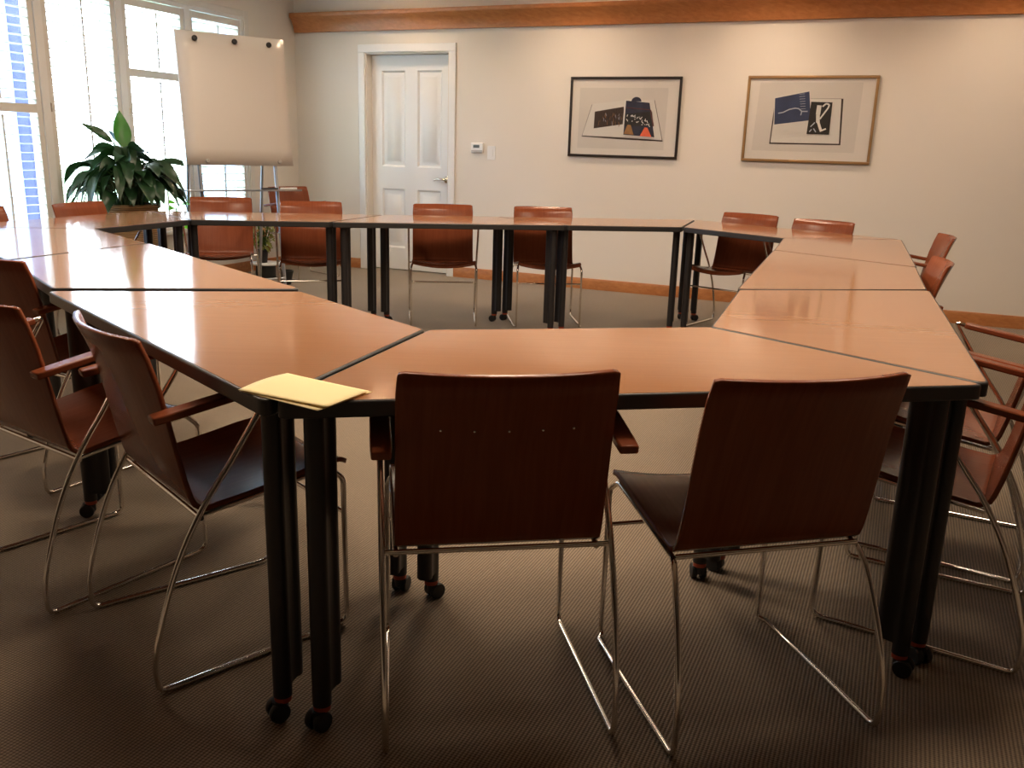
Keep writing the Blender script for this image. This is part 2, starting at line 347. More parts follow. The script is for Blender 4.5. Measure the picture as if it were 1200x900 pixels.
# windows with louvred shutters
RW = RB
def Wp(t, d, z): return B(d, t, z)     # d into the room, t along the window wall
def wbox(mb, t0, t1, d0, d1, z0, z1, mi=0): return bbox(mb, d0, d1, t0, t1, z0, z1, mi)
RAIL = [1.40, 1.69, None, 1.375, 1.375]
mbc = MB()
wbox(mbc, W0-.055, W0, -.0, .014, SILL-.02, HEAD+.05); wbox(mbc, W1, W1+.055, 0, .014, SILL-.02, HEAD+.05); wbox(mbc, W0, W1, 0, .014, HEAD, HEAD+.05)
wbox(mbc, W0-.07, W1+.07, 0, .06, SILL-.05, SILL-.02)
mbc.build('trim_2', 'shutter', kind='structure', bevel=.003)
for i, (t0, t1) in enumerate(WIN):
    win = bpy.data.objects.new('window_%d' % (i+1), None); COL.objects.link(win); win['kind'] = 'structure'
    mb = MB(); fwid = .03
    wbox(mb, t0, t0+fwid, -TH, 0, SILL, HEAD); wbox(mb, t1-fwid, t1, -TH, 0, SILL, HEAD)
    wbox(mb, t0+fwid, t1-fwid, -TH, 0, SILL-.02, SILL+.03); wbox(mb, t0+fwid, t1-fwid, -TH, 0, HEAD-.03, HEAD)
    mb.build('window_frame', 'white', win)
    mb = MB(); wbox(mb, t0+fwid, t1-fwid, -.112, -.106, SILL+.03, HEAD-.03); mb.build('window_pane', 'glass', win)
    # shutter panel
    a, b = t0+.034, t1-.034
    st = .042 if i not in (0,) else .030
    mb = MB(); z0, z1 = SILL+.035, HEAD-.035
    wbox(mb, a, a+st, -.036, -.008, z0, z1); wbox(mb, b-st, b, -.036, -.008, z0, z1)
    wbox(mb, a+st, b-st, -.036, -.008, z0, z0+.06); wbox(mb, a+st, b-st, -.036, -.008, z1-.055, z1)
    segs = [(z0+.06, z1-.055)]
    if RAIL[i]:
        wbox(mb, a+st, b-st, -.036, -.008, RAIL[i]-.03, RAIL[i]+.03); segs = [(z0+.06, RAIL[i]-.03), (RAIL[i]+.03, z1-.055)]
    sh = mb.build('shutter_panel', 'shutter', win, bevel=.002)
    mb = MB(); tilt = math.radians(4 if i != 0 else 16)
    for q0, q1 in segs:
        nl = max(1, int((q1-q0)/.0585)); p = (q1-q0)/nl
        for k in range(nl):
            z = q0+(k+.5)*p; pr = []
            for j in range(8):
                an = 2*PI*j/8; dx = .028*math.cos(an); dz = .0035*math.sin(an)
                pr.append((-.022+dx*math.cos(tilt)-dz*math.sin(tilt), z+dx*math.sin(tilt)+dz*math.cos(tilt)))
            vs = [Wp(a+st, d, zz) for d, zz in pr]+[Wp(b-st, d, zz) for d, zz in pr]
            mb.add(vs, [list(range(8)), list(range(8, 16))[::-1]]+[(j, (j+1) % 8, 8+(j+1) % 8, 8+j) for j in range(8)], 0, True)
    mb.build('louvre_set', 'shutter', sh)
    mb = MB()
    for q0, q1 in segs: wbox(mb, (a+b)/2-.006, (a+b)/2+.006, .008, .018, q0+.02, q1-.02)
    mb.build('tilt_rod', 'shutter', sh)
    mb = MB(); wbox(mb, b-.012, b+.006, -.008, -.002, 1.36, 1.42); mb.build('latch', 'brass', sh)

# outside the windows
mb = MB(); mb.add([B(-40, -30, -.45), B(-.16, -30, -.45), B(-.16, 40, -.45), B(-40, 40, -.45)], [(0, 1, 2, 3)]); mb.build('ground', 'lawn', kind='structure')
mb = MB(); bbox(mb, -2.03, -1.87, 1.37, 1.53, -.45, 3.2); bbox(mb, -2.07, -1.83, 1.33, 1.57, -.45, -.2); bbox(mb, -2.07, -1.83, 1.33, 1.57, 3.0, 3.2)
tag(mb.build('porch_post', 'stucco', bevel=.01), 'square blue grey porch post outside the leftmost shuttered window', 'post')
for d0, d1, nm, lab in ((-1.95, 12, 'sky_screen_left', 'added pale screen wall dimming the sky outside the leftmost shuttered window'), (-12, -5.2, 'sky_screen_far', 'added pale screen wall dimming the sky outside behind the easel')):  # walls added outside to dim the sky behind these two windows
    mb = MB(); bbox(mb, -6.2, -6.0, d0, d1, -.45, 4.2); bbox(mb, -6.24, -5.96, d0-.02, d1+.02, 4.2, 4.3)
    for k in range(14): bbox(mb, -6.0, -5.985, d0, d1, -.2+k*.3, -.19+k*.3)
    tag(mb.build(nm, 'sky_screen'), lab, 'wall')

# ------------------------------------------------------------------ ceiling downlights and added fill panels
def downlight(s, d, power, i, size=2.3, tilt=0):
    p = B(s, d, CEIL)
    t = thing('ceiling_downlight', LAMPL[i], 'ceiling light', p, 0, 'recessed ceiling downlights')
    mb = MB(); mb.lathe([(.075, -.001), (.10, -.001), (.10, -.012), (.088, -.016), (.075, -.006), (.075, -.001)], 28); mb.build('lamp_trim', 'white', t)
    m = MT.get('lampglow')
    mb = MB(); mb.lathe([(.0001, -.003), (.074, -.003)], 24); mb.build('lamp_lens', 'lampglow', t, fix=False)
    l = bpy.data.lights.new('downlight', 'SPOT'); l.energy = power; l.color = (1.0, .79, .58); l.spot_size = size; l.spot_blend = .9; l.shadow_soft_size = .11
    lo = bpy.data.objects.new('downlight', l); COL.objects.link(lo); lo.parent = t; lo.location = (0, 0, -.03)
    if tilt: lo.rotation_euler = (tilt, 0, WA)
    return t
m, nt, b = new_mat('warm_lamp_glow'); b.inputs['Emission Color'].default_value = (1, .82, .6, 1); b.inputs['Emission Strength'].default_value = 8; b.inputs['Base Color'].default_value = (1, .9, .8, 1); MT['lampglow'] = m
def panel(s, d, power, lab):  # fill light added on the unseen ceiling to light tables and floor softly
    p = B(s, d, CEIL)
    t = thing('added_fill_panel', lab, 'ceiling light', p, WA, 'added square fill lights')
    h = .30
    mb = MB()
    for x0, x1, y0, y1 in ((-h-.02, h+.02, -h-.02, -h), (-h-.02, h+.02, h, h+.02), (-h-.02, -h, -h, h), (h, h+.02, -h, h)): mb.box(((x0+x1)/2, (y0+y1)/2, -.009), (x1-x0, y1-y0, .018))
    mb.build('frame', 'white', t)
    mb = MB(); mb.box((0, 0, -.004), (2*h, 2*h, .006)); mb.build('diffuser', 'fillglow', t)
    l = bpy.data.lights.new('fill_panel_lamp', 'AREA'); l.shape = 'SQUARE'; l.size = 2*h-.02; l.energy = power; l.color = (1.0, .79, .58)
    lo = bpy.data.objects.new('fill_panel_lamp', l); COL.objects.link(lo); lo.parent = t; lo.location = (0, 0, -.012)
m, nt, b = new_mat('fill_panel_glow'); b.inputs['Emission Color'].default_value = (1, .82, .6, 1); b.inputs['Emission Strength'].default_value = 3; b.inputs['Base Color'].default_value = (1, .9, .8, 1); MT['fillglow'] = m
LAMPS = [(1.35, .65, 26), (2.95, .65, 31), (4.55, .65, 37), (6.15, .65, 28)]
LAMPL = ['warm ceiling downlight above the white door', 'warm ceiling downlight between door and black framed picture', 'warm ceiling downlight above the gold framed picture', 'warm ceiling downlight right of the gold framed picture']
for a in ((1.6, 3.0, 6, 'added square fill light above the window side tables'), (3.7, 3.0, 22, 'added square fill light above the far middle tables'), (5.8, 3.0, 15, 'added square fill light above the right hand tables'),
          (1.6, 5.1, 15, 'added square fill light beside the left window wall'), (3.7, 5.1, 22, 'added square fill light above the middle of the table ring'), (5.3, 5.0, 19, 'added square fill light above the near right tables')): panel(*a)
for i, (s, d, p) in enumerate(LAMPS): downlight(s, d, p, i)

# ------------------------------------------------------------------ tables
TZ = .735
TAB = [[(-.447, 1.577), (1.041, 1.874), (.55, 2.458), (-.222, 2.302)], [(-1.451, 2.716), (-.454, 1.581), (-.236, 2.3), (-.688, 2.865)],
       [(-.706, 2.904), (-1.68, 4.08), (-1.934, 3.375), (-1.457, 2.779)], [(-2.942, 4.534), (-1.94, 3.385), (-1.696, 4.101), (-2.198, 4.68)],
       [(-2.458, 5.962), (-2.937, 4.515), (-2.193, 4.669), (-1.959, 5.395)], [(-.917, 6.215), (-2.417, 5.942), (-1.945, 5.357), (-1.153, 5.509)],
       [(-1.136, 5.502), (.332, 5.805), (-.156, 6.376), (-.911, 6.217)], [(1.315, 6.659), (-.156, 6.363), (.331, 5.79), (1.088, 5.946)],
       [(2.353, 5.505), (1.318, 6.639), (1.097, 5.93), (1.581, 5.346)], [(1.828, 4.055), (2.352, 5.491), (1.588, 5.351), (1.337, 4.633)],
       [(1.325, 4.638), (.808, 3.207), (1.545, 3.336), (1.818, 4.059)], [(1.044, 1.887), (1.562, 3.324), (.799, 3.184), (.551, 2.463)]]
TAB = [[V(p) for p in t] for t in TAB]
SEAMS = [((0, 0), (1, 1)), ((0, 3), (1, 2)), ((1, 0), (2, 3)), ((1, 3), (2, 0)), ((2, 1), (3, 2)), ((2, 2), (3, 1)), ((3, 0), (4, 1)), ((3, 3), (4, 2)), ((4, 0), (5, 1)), ((4, 3), (5, 2)),
         ((5, 0), (6, 3)), ((5, 3), (6, 0)), ((6, 1), (7, 2)), ((6, 2), (7, 1)), ((7, 0), (8, 1)), ((7, 3), (8, 2)), ((8, 0), (9, 1)), ((8, 3), (9, 2)), ((9, 0), (10, 3)), ((9, 3), (10, 0)),
         ((10, 1), (11, 2)), ((10, 2), (11, 1)), ((11, 0), (0, 1)), ((11, 3), (0, 2))]
CEN = [sum(t, V((0, 0)))/4 for t in TAB]
for k in range(0, 24, 2):
    (a, i), (b, j) = SEAMS[k]; (a2, i2), (b2, j2) = SEAMS[k+1]
    m1 = (TAB[a][i]+TAB[b][j])/2; m2 = (TAB[a][i2]+TAB[b][j2])/2
    nd = V((-(m2-m1).y, (m2-m1).x)).normalized()
    if nd.dot(CEN[b]-CEN[a]) < 0: nd = -nd
    g = max(.007, ((TAB[b][j]-TAB[a][i]).dot(nd)+(TAB[b][j2]-TAB[a][i2]).dot(nd))/2)
    for (t, c, m, s) in ((a, i, m1, -1), (b, j, m1, 1), (a, i2, m2, -1), (b, j2, m2, 1)): TAB[t][c] = m+nd*(s*g/2)
def inset(poly, d):
    n = len(poly); out = []
    for i in range(n):
        a, b, c = poly[i-1], poly[i], poly[(i+1) % n]
        e1 = (b-a).normalized(); e2 = (c-b).normalized(); n1 = V((-e1.y, e1.x)); n2 = V((-e2.y, e2.x))
        bis = (n1+n2); out.append(b+bis*(d/(bis.dot(n1))))
    return out
def roundpoly(poly, r): return [(p.x, p.y) for p in fillet([V((p.x, p.y, 0)) for p in poly], r, 5, True)]
def peanut():
    pts = []; r = .0205; h = .0225
    for k in range(-7, 8): a = k/7*math.radians(125); pts.append((h+r*math.cos(a), r*math.sin(a)))
    for k in range(-7, 8): a = PI+k/7*math.radians(125); pts.append((-h+r*math.cos(a), r*math.sin(a)))
    return pts
PN = peanut()
TLAB = ['brown trapezoid table nearest the camera, two chair backs in front of it', 'brown trapezoid table at the near left, sunlit, beside the yellow papers',
        'brown trapezoid table second from the yellow papers along the window side', 'brown trapezoid table cut by the left edge, third from the yellow papers',
        'brown trapezoid table at the far left in front of the leafy potted plant', 'brown trapezoid table in front of the whiteboard easel',
        'brown trapezoid table in front of the white door', 'brown trapezoid table in front of the black framed picture',
        'brown trapezoid table at the far right corner, two chairs against the cream wall behind it', 'brown trapezoid table farthest along the right side, next to the far corner table',
        'brown trapezoid table midway along the right side, picture frame reflected in its far half', 'brown trapezoid table at the near right, gold frame reflected in its top']
for i, poly in enumerate(TAB):
    c = sum(poly, V((0, 0)))/4; P = [p-c for p in poly]
    t = thing('trapezoid_table', TLAB[i], 'table', (c.x, c.y, 0), 0, 'trapezoid tables in the ring')
    mb = MB()
    mb.prism(roundpoly(inset(P, .0001), .022), TZ-.034, TZ-.0008, 0, True); mb.build('edge_band', 'edge', t, bevel=.004)
    ld = (P[1]-P[0]).normalized()
    mb = MB(); mb.prism(roundpoly(inset(P, .0065), .018), TZ-.012, TZ, 0, True)
    tp = mb.build('tabletop', 'table', t)
    # frame under the top: a rail along the long side of each end pair and an end beam between the two legs of each end
    I = inset(P, .11); mb = MB()
    a_ = (P[0]+P[3])/2; b_ = (P[1]+P[2])/2; d = b_-a_; m = (a_+b_)/2
    mb.box((m.x, m.y, TZ-.0345-.0045), (d.length-.12, .05, .009), 0, M4.Rotation(math.atan2(d.y, d.x), 3, 'Z'))
    ends = ((0, 3, 0), (1, 2, 1))
    lp = []
    for (o_, n_, e) in ends:
        d = (P[n_]-P[o_]).normalized(); nd = V((-d.y, d.x))
        if nd.dot(-P[o_]) < 0: nd = -nd
        for q, s in ((P[o_], 1), (P[n_], -1)):
            off = .105 if s == 1 else .095
            p = q+d*s*off+nd*.042
            lp.append((p, d*s))
        m = (lp[-1][0]+lp[-2][0])/2; L = (lp[-1][0]-lp[-2][0]).length; an = math.atan2(d.y, d.x)
        mb.box((m.x, m.y, TZ-.0345-.0045), (L+.06, .045, .009), 0, M4.Rotation(an, 3, 'Z'))
    mb.build('underframe', 'leg', t, bevel=.002)
    for p, d in lp:
        an = math.atan2(-d.y, -d.x)           # local +x points to the corner: the caster end
        Rz = M4.Rotation(an, 3, 'Z')
        X = lambda x, y, z, Rz=Rz, p=p: V((p.x, p.y, 0))+Rz@V((x, y, z))
        mb = MB(); mb.prism(PN, .082, TZ-.042, 0, True, X)
        mb.prism([(.0225+.0203*math.cos(2*PI*k/20), .0203*math.sin(2*PI*k/20)) for k in range(20)], .056, .09, 0, True, X)
        lg = mb.build('leg', 'leg', t)
        mb = MB(); mb.prism([(.0225+.0185*math.cos(2*PI*k/20), .0185*math.sin(2*PI*k/20)) for k in range(20)], .044, .0565, 0, True, X); mb.build('collar', 'collar', lg)
        mb = MB(); sw = random.uniform(-.8, .8); off = V((.012*math.cos(sw), .012*math.sin(sw), 0))
        Rw = M4.Rotation(an+sw, 3, 'Z')@M4((V((1, 0, 0)), V((0, 0, 1)), V((0, -1, 0)))).transposed()
        cc = X(.0225+off.x, off.y, .0225)
        for s in (-1, 1):
            mb.lathe([(.0001, -.008), (.0205, -.008), (.0225, -.005), (.0225, .005), (.0205, .008), (.0001, .008)], 20, 0, cc+M4.Rotation(an+sw, 3, 'Z')@V((0, s*.013, 0)), Rw)
        mb.prism([(.0225+off.x*.5+.020*math.cos(2*PI*k/16), off.y*.5+.016*math.sin(2*PI*k/16)) for k in range(16)], .020, .046, 0, True, X)
        mb.build('caster', 'rubber', lg)

# ------------------------------------------------------------------ chairs (origin on the floor midway between the rear feet, +y forward)
RR = .0070
BK = [(.024, .800), (.038, .755), (.056, .690), (.070, .620), (.084, .545), (.098, .475), (.108, .435)]
BEND = [(.115, .418), (.127, .4085), (.143, .405)]
ST = [(.20, .411), (.27, .420), (.34, .432), (.41, .4445), (.46, .450), (.485, .448), (.503, .437)]
US = [-1, -.985, -.93, -.8, -.6, -.4, -.2, 0, .2, .4, .6, .8, .93, .985, 1]
def backrest(parent):
    P = []; N = len(BK)
    for i, (y, z) in enumerate(BK+BEND[:2]):
        k = max(0, 1-i/(N-.5)); row = []
        hw = .2125+.003*(1-k)
        for u in US:
            s = 1-u*u
            yy = y-.046*s*k**1.1; zz = z
            xx = u*hw
            if i == 0:
                zz -= .004*max(0, (abs(u)-.93)/.07)*(1.6 if abs(u) == 1 else 1)
            if i == 0 and abs(u) == 1: xx *= .988
            row.append((xx, yy, zz))
        P.append(row)
    mb = MB(); mb.grid(P); return mb.build('backrest', 'chair', parent, bevel=0, solid=.0115, fix=False)
def seat(parent):
    P = []; rows = BEND[1:]+ST
    for i, (y, z) in enumerate(rows):
        k = min(1, i/5); row = []
        hw = .2155
        if i == len(rows)-1: hw = .207
        for u in US:
            s = 1-u*u
            row.append((u*hw, y-.010*s*(i == len(rows)-1)*-1, z-.024*s*k))
        P.append(row)
    mb = MB(); mb.grid(P); return mb.build('seat', 'chair', parent, solid=.0115, fix=False)
ARC = [(0, RR), (-.004, .075), (.010, .150), (.058, .296), (.122, .418), (.190, .510), (.252, .600)]
def smooth(pts, n=4):
    pts = [V(p) for p in pts]; out = []
    for i in range(len(pts)-1):
        p0 = pts[max(0, i-1)]; p1 = pts[i]; p2 = pts[i+1]; p3 = pts[min(len(pts)-1, i+2)]
        for k in range(n):
            t = k/n; out.append(.5*((2*p1)+(-p0+p2)*t+(2*p0-5*p1+4*p2-p3)*t*t+(-p0+3*p1-3*p2+p3)*t**3))
    out.append(pts[-1]); return out
def make_chair(arms, rivets=False):
    t = thing('plywood_chair', '-', 'chair')
    seat(t); bk = backrest(t)
    if rivets:
        for u in (-.61, -.31, 0, .31, .6):
            k = 1-2.3/6.5; y = .0565-.030*(1-u*u)
            mb = MB(); mb.lathe([(.0026, -.001), (.0022, .0012), (.0001, .0018)], 10, 0, (u*.2135, y-.0062, .684-.002*(1-u*u)), M4((V((1, 0, 0)), V((0, 0, 1)), V((0, -1, .2)))).transposed()); mb.build('rivet', 'chrome', bk)
    for s in (-1, 1):
        xf, xr, xs = .222*s, .238*s, .212*s
        front = [(xs*1.02, .455, .4385), (xf, .478, .425), (xf*1.0, .487, RR)]
        if arms:
            up = smooth([(xr+(s*.003)*min(1, z/.4), y, z) for y, z in ARC])
            top = [up[-1], V((xr+s*.003, .306, .681)), V((xr+s*.003, .262, .668)), V((xr+s*.003, .060, .637))]
            top = fillet(top, [0, .03, .012, 0], 8)
            rail = [(xs, .118, .3905), (xs, .25, .4055), (xs*1.0, .45, .4335), (xf, .484, .40), (xf, .487, RR), (xr, .0, RR)]
            rail = fillet(rail, [0, .1, .025, .03, .03, 0], 6)
            seg = rail[:-1]+[V((xr, .02, RR)), V((xr, .006, RR+.003)), V((xr, -.001, RR+.014))]+[p for p in up if p.z > .04]+top[1:]
            mb = MB(); mb.tube(seg, RR, 10); mb.build('side_frame', 'chrome', t)
            mb = MB(); R = M4.Rotation(math.atan2(.035, .235), 3, 'X')
            mb.prism([(-.019, -.135), (.019, -.135), (.021, -.1), (.021, .106), (.016, .118), (-.016, .118), (-.021, .106), (-.021, -.1)], -.009, .009, 0, False, lambda x, y, z, s=s, R=R: V((s*.2415, .158, .656))+R@V((x, y, z)))
            mb.build('armrest', 'chair', t, bevel=.004)
        else:
            rear = smooth([(xr, 0, RR), (xr, -.003, .075), (xr*.995, .006, .150), (xr*.97, .036, .245), (xr*.94, .082, .345), (xr*.91, .112, .385)])
            rail = [(xf, .487, RR), (xf, .484, .405), (xs*1.01, .447, .4335), (xs, .25, .4055), (xs*1.01, .128, .3905)]
            rail = fillet(rail, [0, .035, .03, .1, 0], 6)
            pts = [V((xr, .30, RR))]+[V((xr*.99, .46, RR)), V((xf, .478, RR+.003)), V((xf, .486, RR+.014))]+[p for p in rail if p.z > .03]+[p for p in reversed(rear) if p.z > .04]+[V((xr, -.001, RR+.014)), V((xr, .006, RR+.003)), V((xr, .02, RR)), V((xr, .30, RR))]
            mb = MB(); mb.tube(pts, RR, 10); mb.build('side_frame', 'chrome', t)
    mb = MB()
    xx = .244 if arms else .214
    mb.tube([(-xx, .116, .396), (xx, .116, .396)], RR*.85, 10); mb.build('cross_rod', 'chrome', t)
    mb = MB(); mb.tube([(-.222, .485, .31), (.222, .485, .31)], RR*.8, 10); mb.build('cross_rod', 'chrome', t)
    if not arms: pass
    return t
arm_chair = make_chair(True); rivet_chair = make_chair(True, True); side_chair = make_chair(False)
used = set()
CH = [  # kind, rear-foot midpoint, facing angle, label
    ('r', .001, 1.592, 99.5, 'large dark armchair back at the front, row of five tiny rivets across it'),
    ('s', .5834, 1.6289, 104.5, 'armless dark chair at the front right of the riveted one, bare seat showing at left'),
    ('a', -.922, 1.917, 41.2, 'armchair just left of the yellow papers, its near armrest in full view'),
    ('a', -1.370, 2.195, 55, 'armchair at left edge directly behind the one beside the yellow papers, orange lit seat'),
    ('a', -1.790, 2.98, 58, 'armchair at left edge, tallest looking dark back, third from the yellow papers'),
    ('a', -3.01, 4.945, -15, 'orange lit chair back cut by the left edge, under the shuttered window'),
    ('a', -2.735, 5.585, -16, 'orange lit chair back just in front of the leafy plant in the basket'),
    ('a', -2.140, 6.54, -77, 'chair directly below the left half of the whiteboard, right of the basket plant'),
    ('a', -1.454, 6.37, -76, 'chair below the right corner of the whiteboard, left of the white door'),
    ('a', -2.145, 8.40, -42, 'chair standing alone in the room corner behind the easel, angled away from the tables'),
    ('r', -.535, 6.50, -84, 'chair with armrests facing us in front of the white door'),
    ('s', .185, 6.575, -84, 'armless chair facing us behind the far table, left of the black framed picture'),
    ('a', 1.68, 6.47, 229, 'chair behind the far right corner table, nearer the pictures, dark underside visible'),
    ('a', 2.057, 6.03, 226, 'chair behind the far right corner table, only its back top showing, right of its twin'),
    ('a', 2.428, 5.045, 165, 'farther of two chair backs tucked against the right tables near the wall'),
    ('a', 1.80, 3.741, 163, 'nearer of two chair backs tucked against the right tables near the wall'),
    ('a', 1.628, 2.6045, 149, 'armchair at the right edge, farther of two whose backs leave the picture'),
    ('a', 1.3617, 2.119, 149, 'armchair at the right edge nearest the camera, long chrome leg beside the table leg'),
]
for kind, x, y, ang, lab in CH:
    src = {'r': rivet_chair, 's': side_chair, 'a': arm_chair}[kind]
    o = src if kind not in used else copy_tree(src); used.add(kind)
    o.location = (x, y, 0); o.rotation_euler = (0, 0, math.radians(ang-90))
    tag(o, lab, 'chair', 'plywood meeting chairs')

# ------------------------------------------------------------------ yellow papers
def sheet(cs, z, lift, lab):
    a, b, c, d = [V((p[0], p[1], 0)) for p in cs]; P = []
    for i in range(13):
        row = []
        for j in range(13):
            u, v = i/12, j/12
            p = (a*(1-u)+b*u)*(1-v)+(d*(1-u)+c*u)*v
            p.z = z+lift(u, v); row.append(p)
        P.append(row)
    mb = MB(); mb.grid(P); return tag(mb.build('paper_sheet', 'paper', solid=.0006, fix=False), lab, 'paper', 'yellow paper sheets')
sheet([(-.5262, 1.6465), (-.4662, 1.7853), (-.2765, 1.660), (-.3337, 1.5422)], TZ+.0022, lambda u, v: .004*math.sin(PI*u)*(1-v)+.0012+.002*v*v, 'top yellow sheet of the pair on the near table corner')
sheet([(-.5245, 1.6475), (-.4642, 1.778), (-.2725, 1.668), (-.348, 1.532)], TZ+.0009, lambda u, v: 0., 'lower yellow sheet peeking out under the other on the near table corner')

# ------------------------------------------------------------------ pictures, thermostat, switch
def framed(name, s0, s1, z0, z1, fm, label, art, tiltd=.0):
    t = thing(name, label, 'picture', B((s0+s1)/2, 0, z0), 0, 'framed prints on the back wall')
    inv = t.location.copy()
    def Q(s, d, z): return B(s, d, z)-inv
    fwid, dep = .021, .024
    class L:  # local box
        pass
    def lb(mb, a, b, d0, d1, c, e, mi=0): mb.box(Q((a+b)/2, (d0+d1)/2, (c+e)/2), (b-a, d1-d0, e-c), mi, RB)
    mb = MB()
    lb(mb, s0, s1, .004, dep, z0, z0+fwid); lb(mb, s0, s1, .004, dep, z1-fwid, z1); lb(mb, s0, s0+fwid, .004, dep, z0+fwid, z1-fwid); lb(mb, s1-fwid, s1, .004, dep, z0+fwid, z1-fwid)
    mb.build('frame', fm, t, bevel=.004)
    mb = MB(); lb(mb, s0+fwid, s1-fwid, .004, .010, z0+fwid, z1-fwid); mb.build('mat_board', 'mat', t)
    mats = []; mb = MB(); d = [.0104]
    def poly(uv, mat):
        if mat not in mats: mats.append(mat)
        d[0] += .0002
        n = len(uv); mb.add([Q(s0+(s1-s0)*u, d[0], z1-(z1-z0)*v) for u, v in uv], [list(range(n))], mats.index(mat))
    def stroke(pts, w, mat):
        for (a, b) in zip(pts[:-1], pts[1:]):
            a = V((a[0], a[1]*.68)); b = V((b[0], b[1]*.68)); q = (b-a).normalized(); n = V((-q.y, q.x))*w
            poly([(p.x, p.y/.68) for p in (a-n, b-n, b+n, a+n)], mat)
    art(poly, stroke)
    mb.build('print', mats, t, fix=False)
    mb = MB(); lb(mb, s0+fwid, s1-fwid, .0165, .0175, z0+fwid, z1-fwid); mb.build('glazing', 'glass', t)
    return t
rnd = random.Random(3)
def art1(poly, stroke):
    poly([(.09, .135), (.885, .135), (.875, .89), (.085, .89)], 'print_grey')
    poly([(.122, .745), (.205, .34), (.77, .28), (.865, .785), (.49, .77)], 'ink_dark')
    poly([(.127, .733), (.21, .335), (.49, .29), (.487, .745)], 'page'); poly([(.487, .745), (.49, .29), (.765, .275), (.857, .768)], 'page')
    poly([(.235, .43), (.497, .365), (.525, .575), (.232, .64)], 'ink_dark')
    for k in range(26):
        x = rnd.uniform(.27, .49); y = rnd.uniform(.44, .56)
        stroke([(x, y), (x+rnd.uniform(-.012, .012), y+rnd.uniform(.02, .06))], .0018, 'ink_tan' if k % 3 else 'ink_pale')
    poly([(.505, .275), (.735, .30), (.80, .75), (.497, .725)], 'page')
    poly([(.518, .29), (.728, .315), (.79, .735), (.51, .71)], 'ink_navy')
    poly([(.565+.075*0+.045*(1+math.cos(a)), .30-.055*math.sin(a)) for a in [PI*k/10 for k in range(11)]], 'ink_navy')
    poly([(.522, .45), (.755, .42), (.775, .60), (.515, .60)], 'ink_black')
    stroke([(.525, .375), (.735, .40)], .003, 'ink_red'); stroke([(.74, .40), (.775, .60)], .006, 'ink_red')
    for k in range(30):
        x = rnd.uniform(.53, .75); y = .46+.10*(x-.53)/.22+rnd.uniform(-.03, .06)
        stroke([(x, y), (x+rnd.uniform(-.02, .02), y+rnd.uniform(-.03, .03))], .003, 'ink_white')
    poly([(.515, .70), (.545, .585), (.575, .59), (.605, .71)], 'ink_tan'); poly([(.66, .725), (.70, .615), (.725, .62), (.765, .73)], 'ink_orange')
def art2(poly, stroke):
    poly([(.10, .075), (.885, .075), (.875, .87), (.075, .87)], 'print_grey')
    poly([(.214, .79), (.228, .26), (.75, .258), (.768, .785)], 'ink_dark')
    poly([(.224, .772), (.238, .26), (.735, .262), (.755, .768)], 'page'); stroke([(.485, .50), (.488, .772)], .0018, 'print_grey')
    for k in range(7): stroke([(.26, .60+.012*k), (.46, .60+.012*k)], .0012, 'print_grey')
    poly([(.22, .25), (.492, .165), (.528, .525), (.235, .585)], 'page')
    poly([(.226, .258), (.487, .178), (.521, .505), (.24, .562)], 'ink_blue')
    stroke([(.262, .43), (.30, .42), (.345, .385), (.39, .37), (.42, .375), (.445, .405), (.49, .405)], .0045, 'ink_pale'); stroke([(.445, .405), (.44, .45)], .004, 'ink_pale')
    for k in range(7): stroke([(.41+.004*k, .21+.028*k), (.455+.003*k, .205+.028*k)], .0016, 'ink_pale')
    poly([(.51, .295), (.672, .30), (.673, .665), (.50, .665)], 'ink_black')
    stroke([(.575, .335), (.572, .44)], .017, 'ink_white'); stroke([(.572, .44), (.578, .53)], .014, 'ink_white'); stroke([(.578, .52), (.61, .63)], .010, 'ink_white')
    stroke([(.59, .49), (.645, .36), (.65, .325), (.625, .315), (.60, .35)], .006, 'ink_white'); stroke([(.60, .63), (.645, .60)], .006, 'ink_white')
    stroke([(.525, .58), (.555, .53)], .004, 'ink_pale'); stroke([(.52, .64), (.535, .61)], .004, 'ink_pale'); stroke([(.55, .60), (.57, .64)], .004, 'ink_pale')
framed('framed_print', 2.881, 3.850, 1.153, 1.811, 'black_frame', 'print of an open book in a thin black frame', art1)
framed('framed_print', 4.378, 5.352, 1.160, 1.815, 'gold_frame', 'print of an open book with blue page in a gold frame', art2)
t = thing('thermostat', 'small white wall thermostat with dark display right of the door', 'thermostat', B(2.0, 0, 1.155))
L0 = t.location.copy()
mb = MB(); mb.box(B(2.0, .013, 1.2)-L0, (.122, .026, .086), 0, RB); mb.build('housing', 'white', t, bevel=.005)
mb = MB(); mb.box(B(1.995, .0262, 1.212)-L0, (.062, .003, .026), 0, RB); mb.build('display', 'lcd', t)
mb = MB(); mb.box(B(2.0, .026, 1.172)-L0, (.11, .004, .012), 0, RB); mb.build('button_strip', 'greyplastic', t)
t = thing('light_switch', 'white rocker light switch plate just below the thermostat', 'light switch', B(2.137, 0, 1.10))
L0 = t.location.copy()
mb = MB(); mb.box(B(2.137, .003, 1.158)-L0, (.078, .006, .122), 0, RB); mb.build('plate', 'white', t, bevel=.002)
mb = MB(); mb.box(B(2.137, .008, 1.158)-L0, (.034, .006, .066), 0, RB); mb.build('rocker', 'white', t, bevel=.0015)

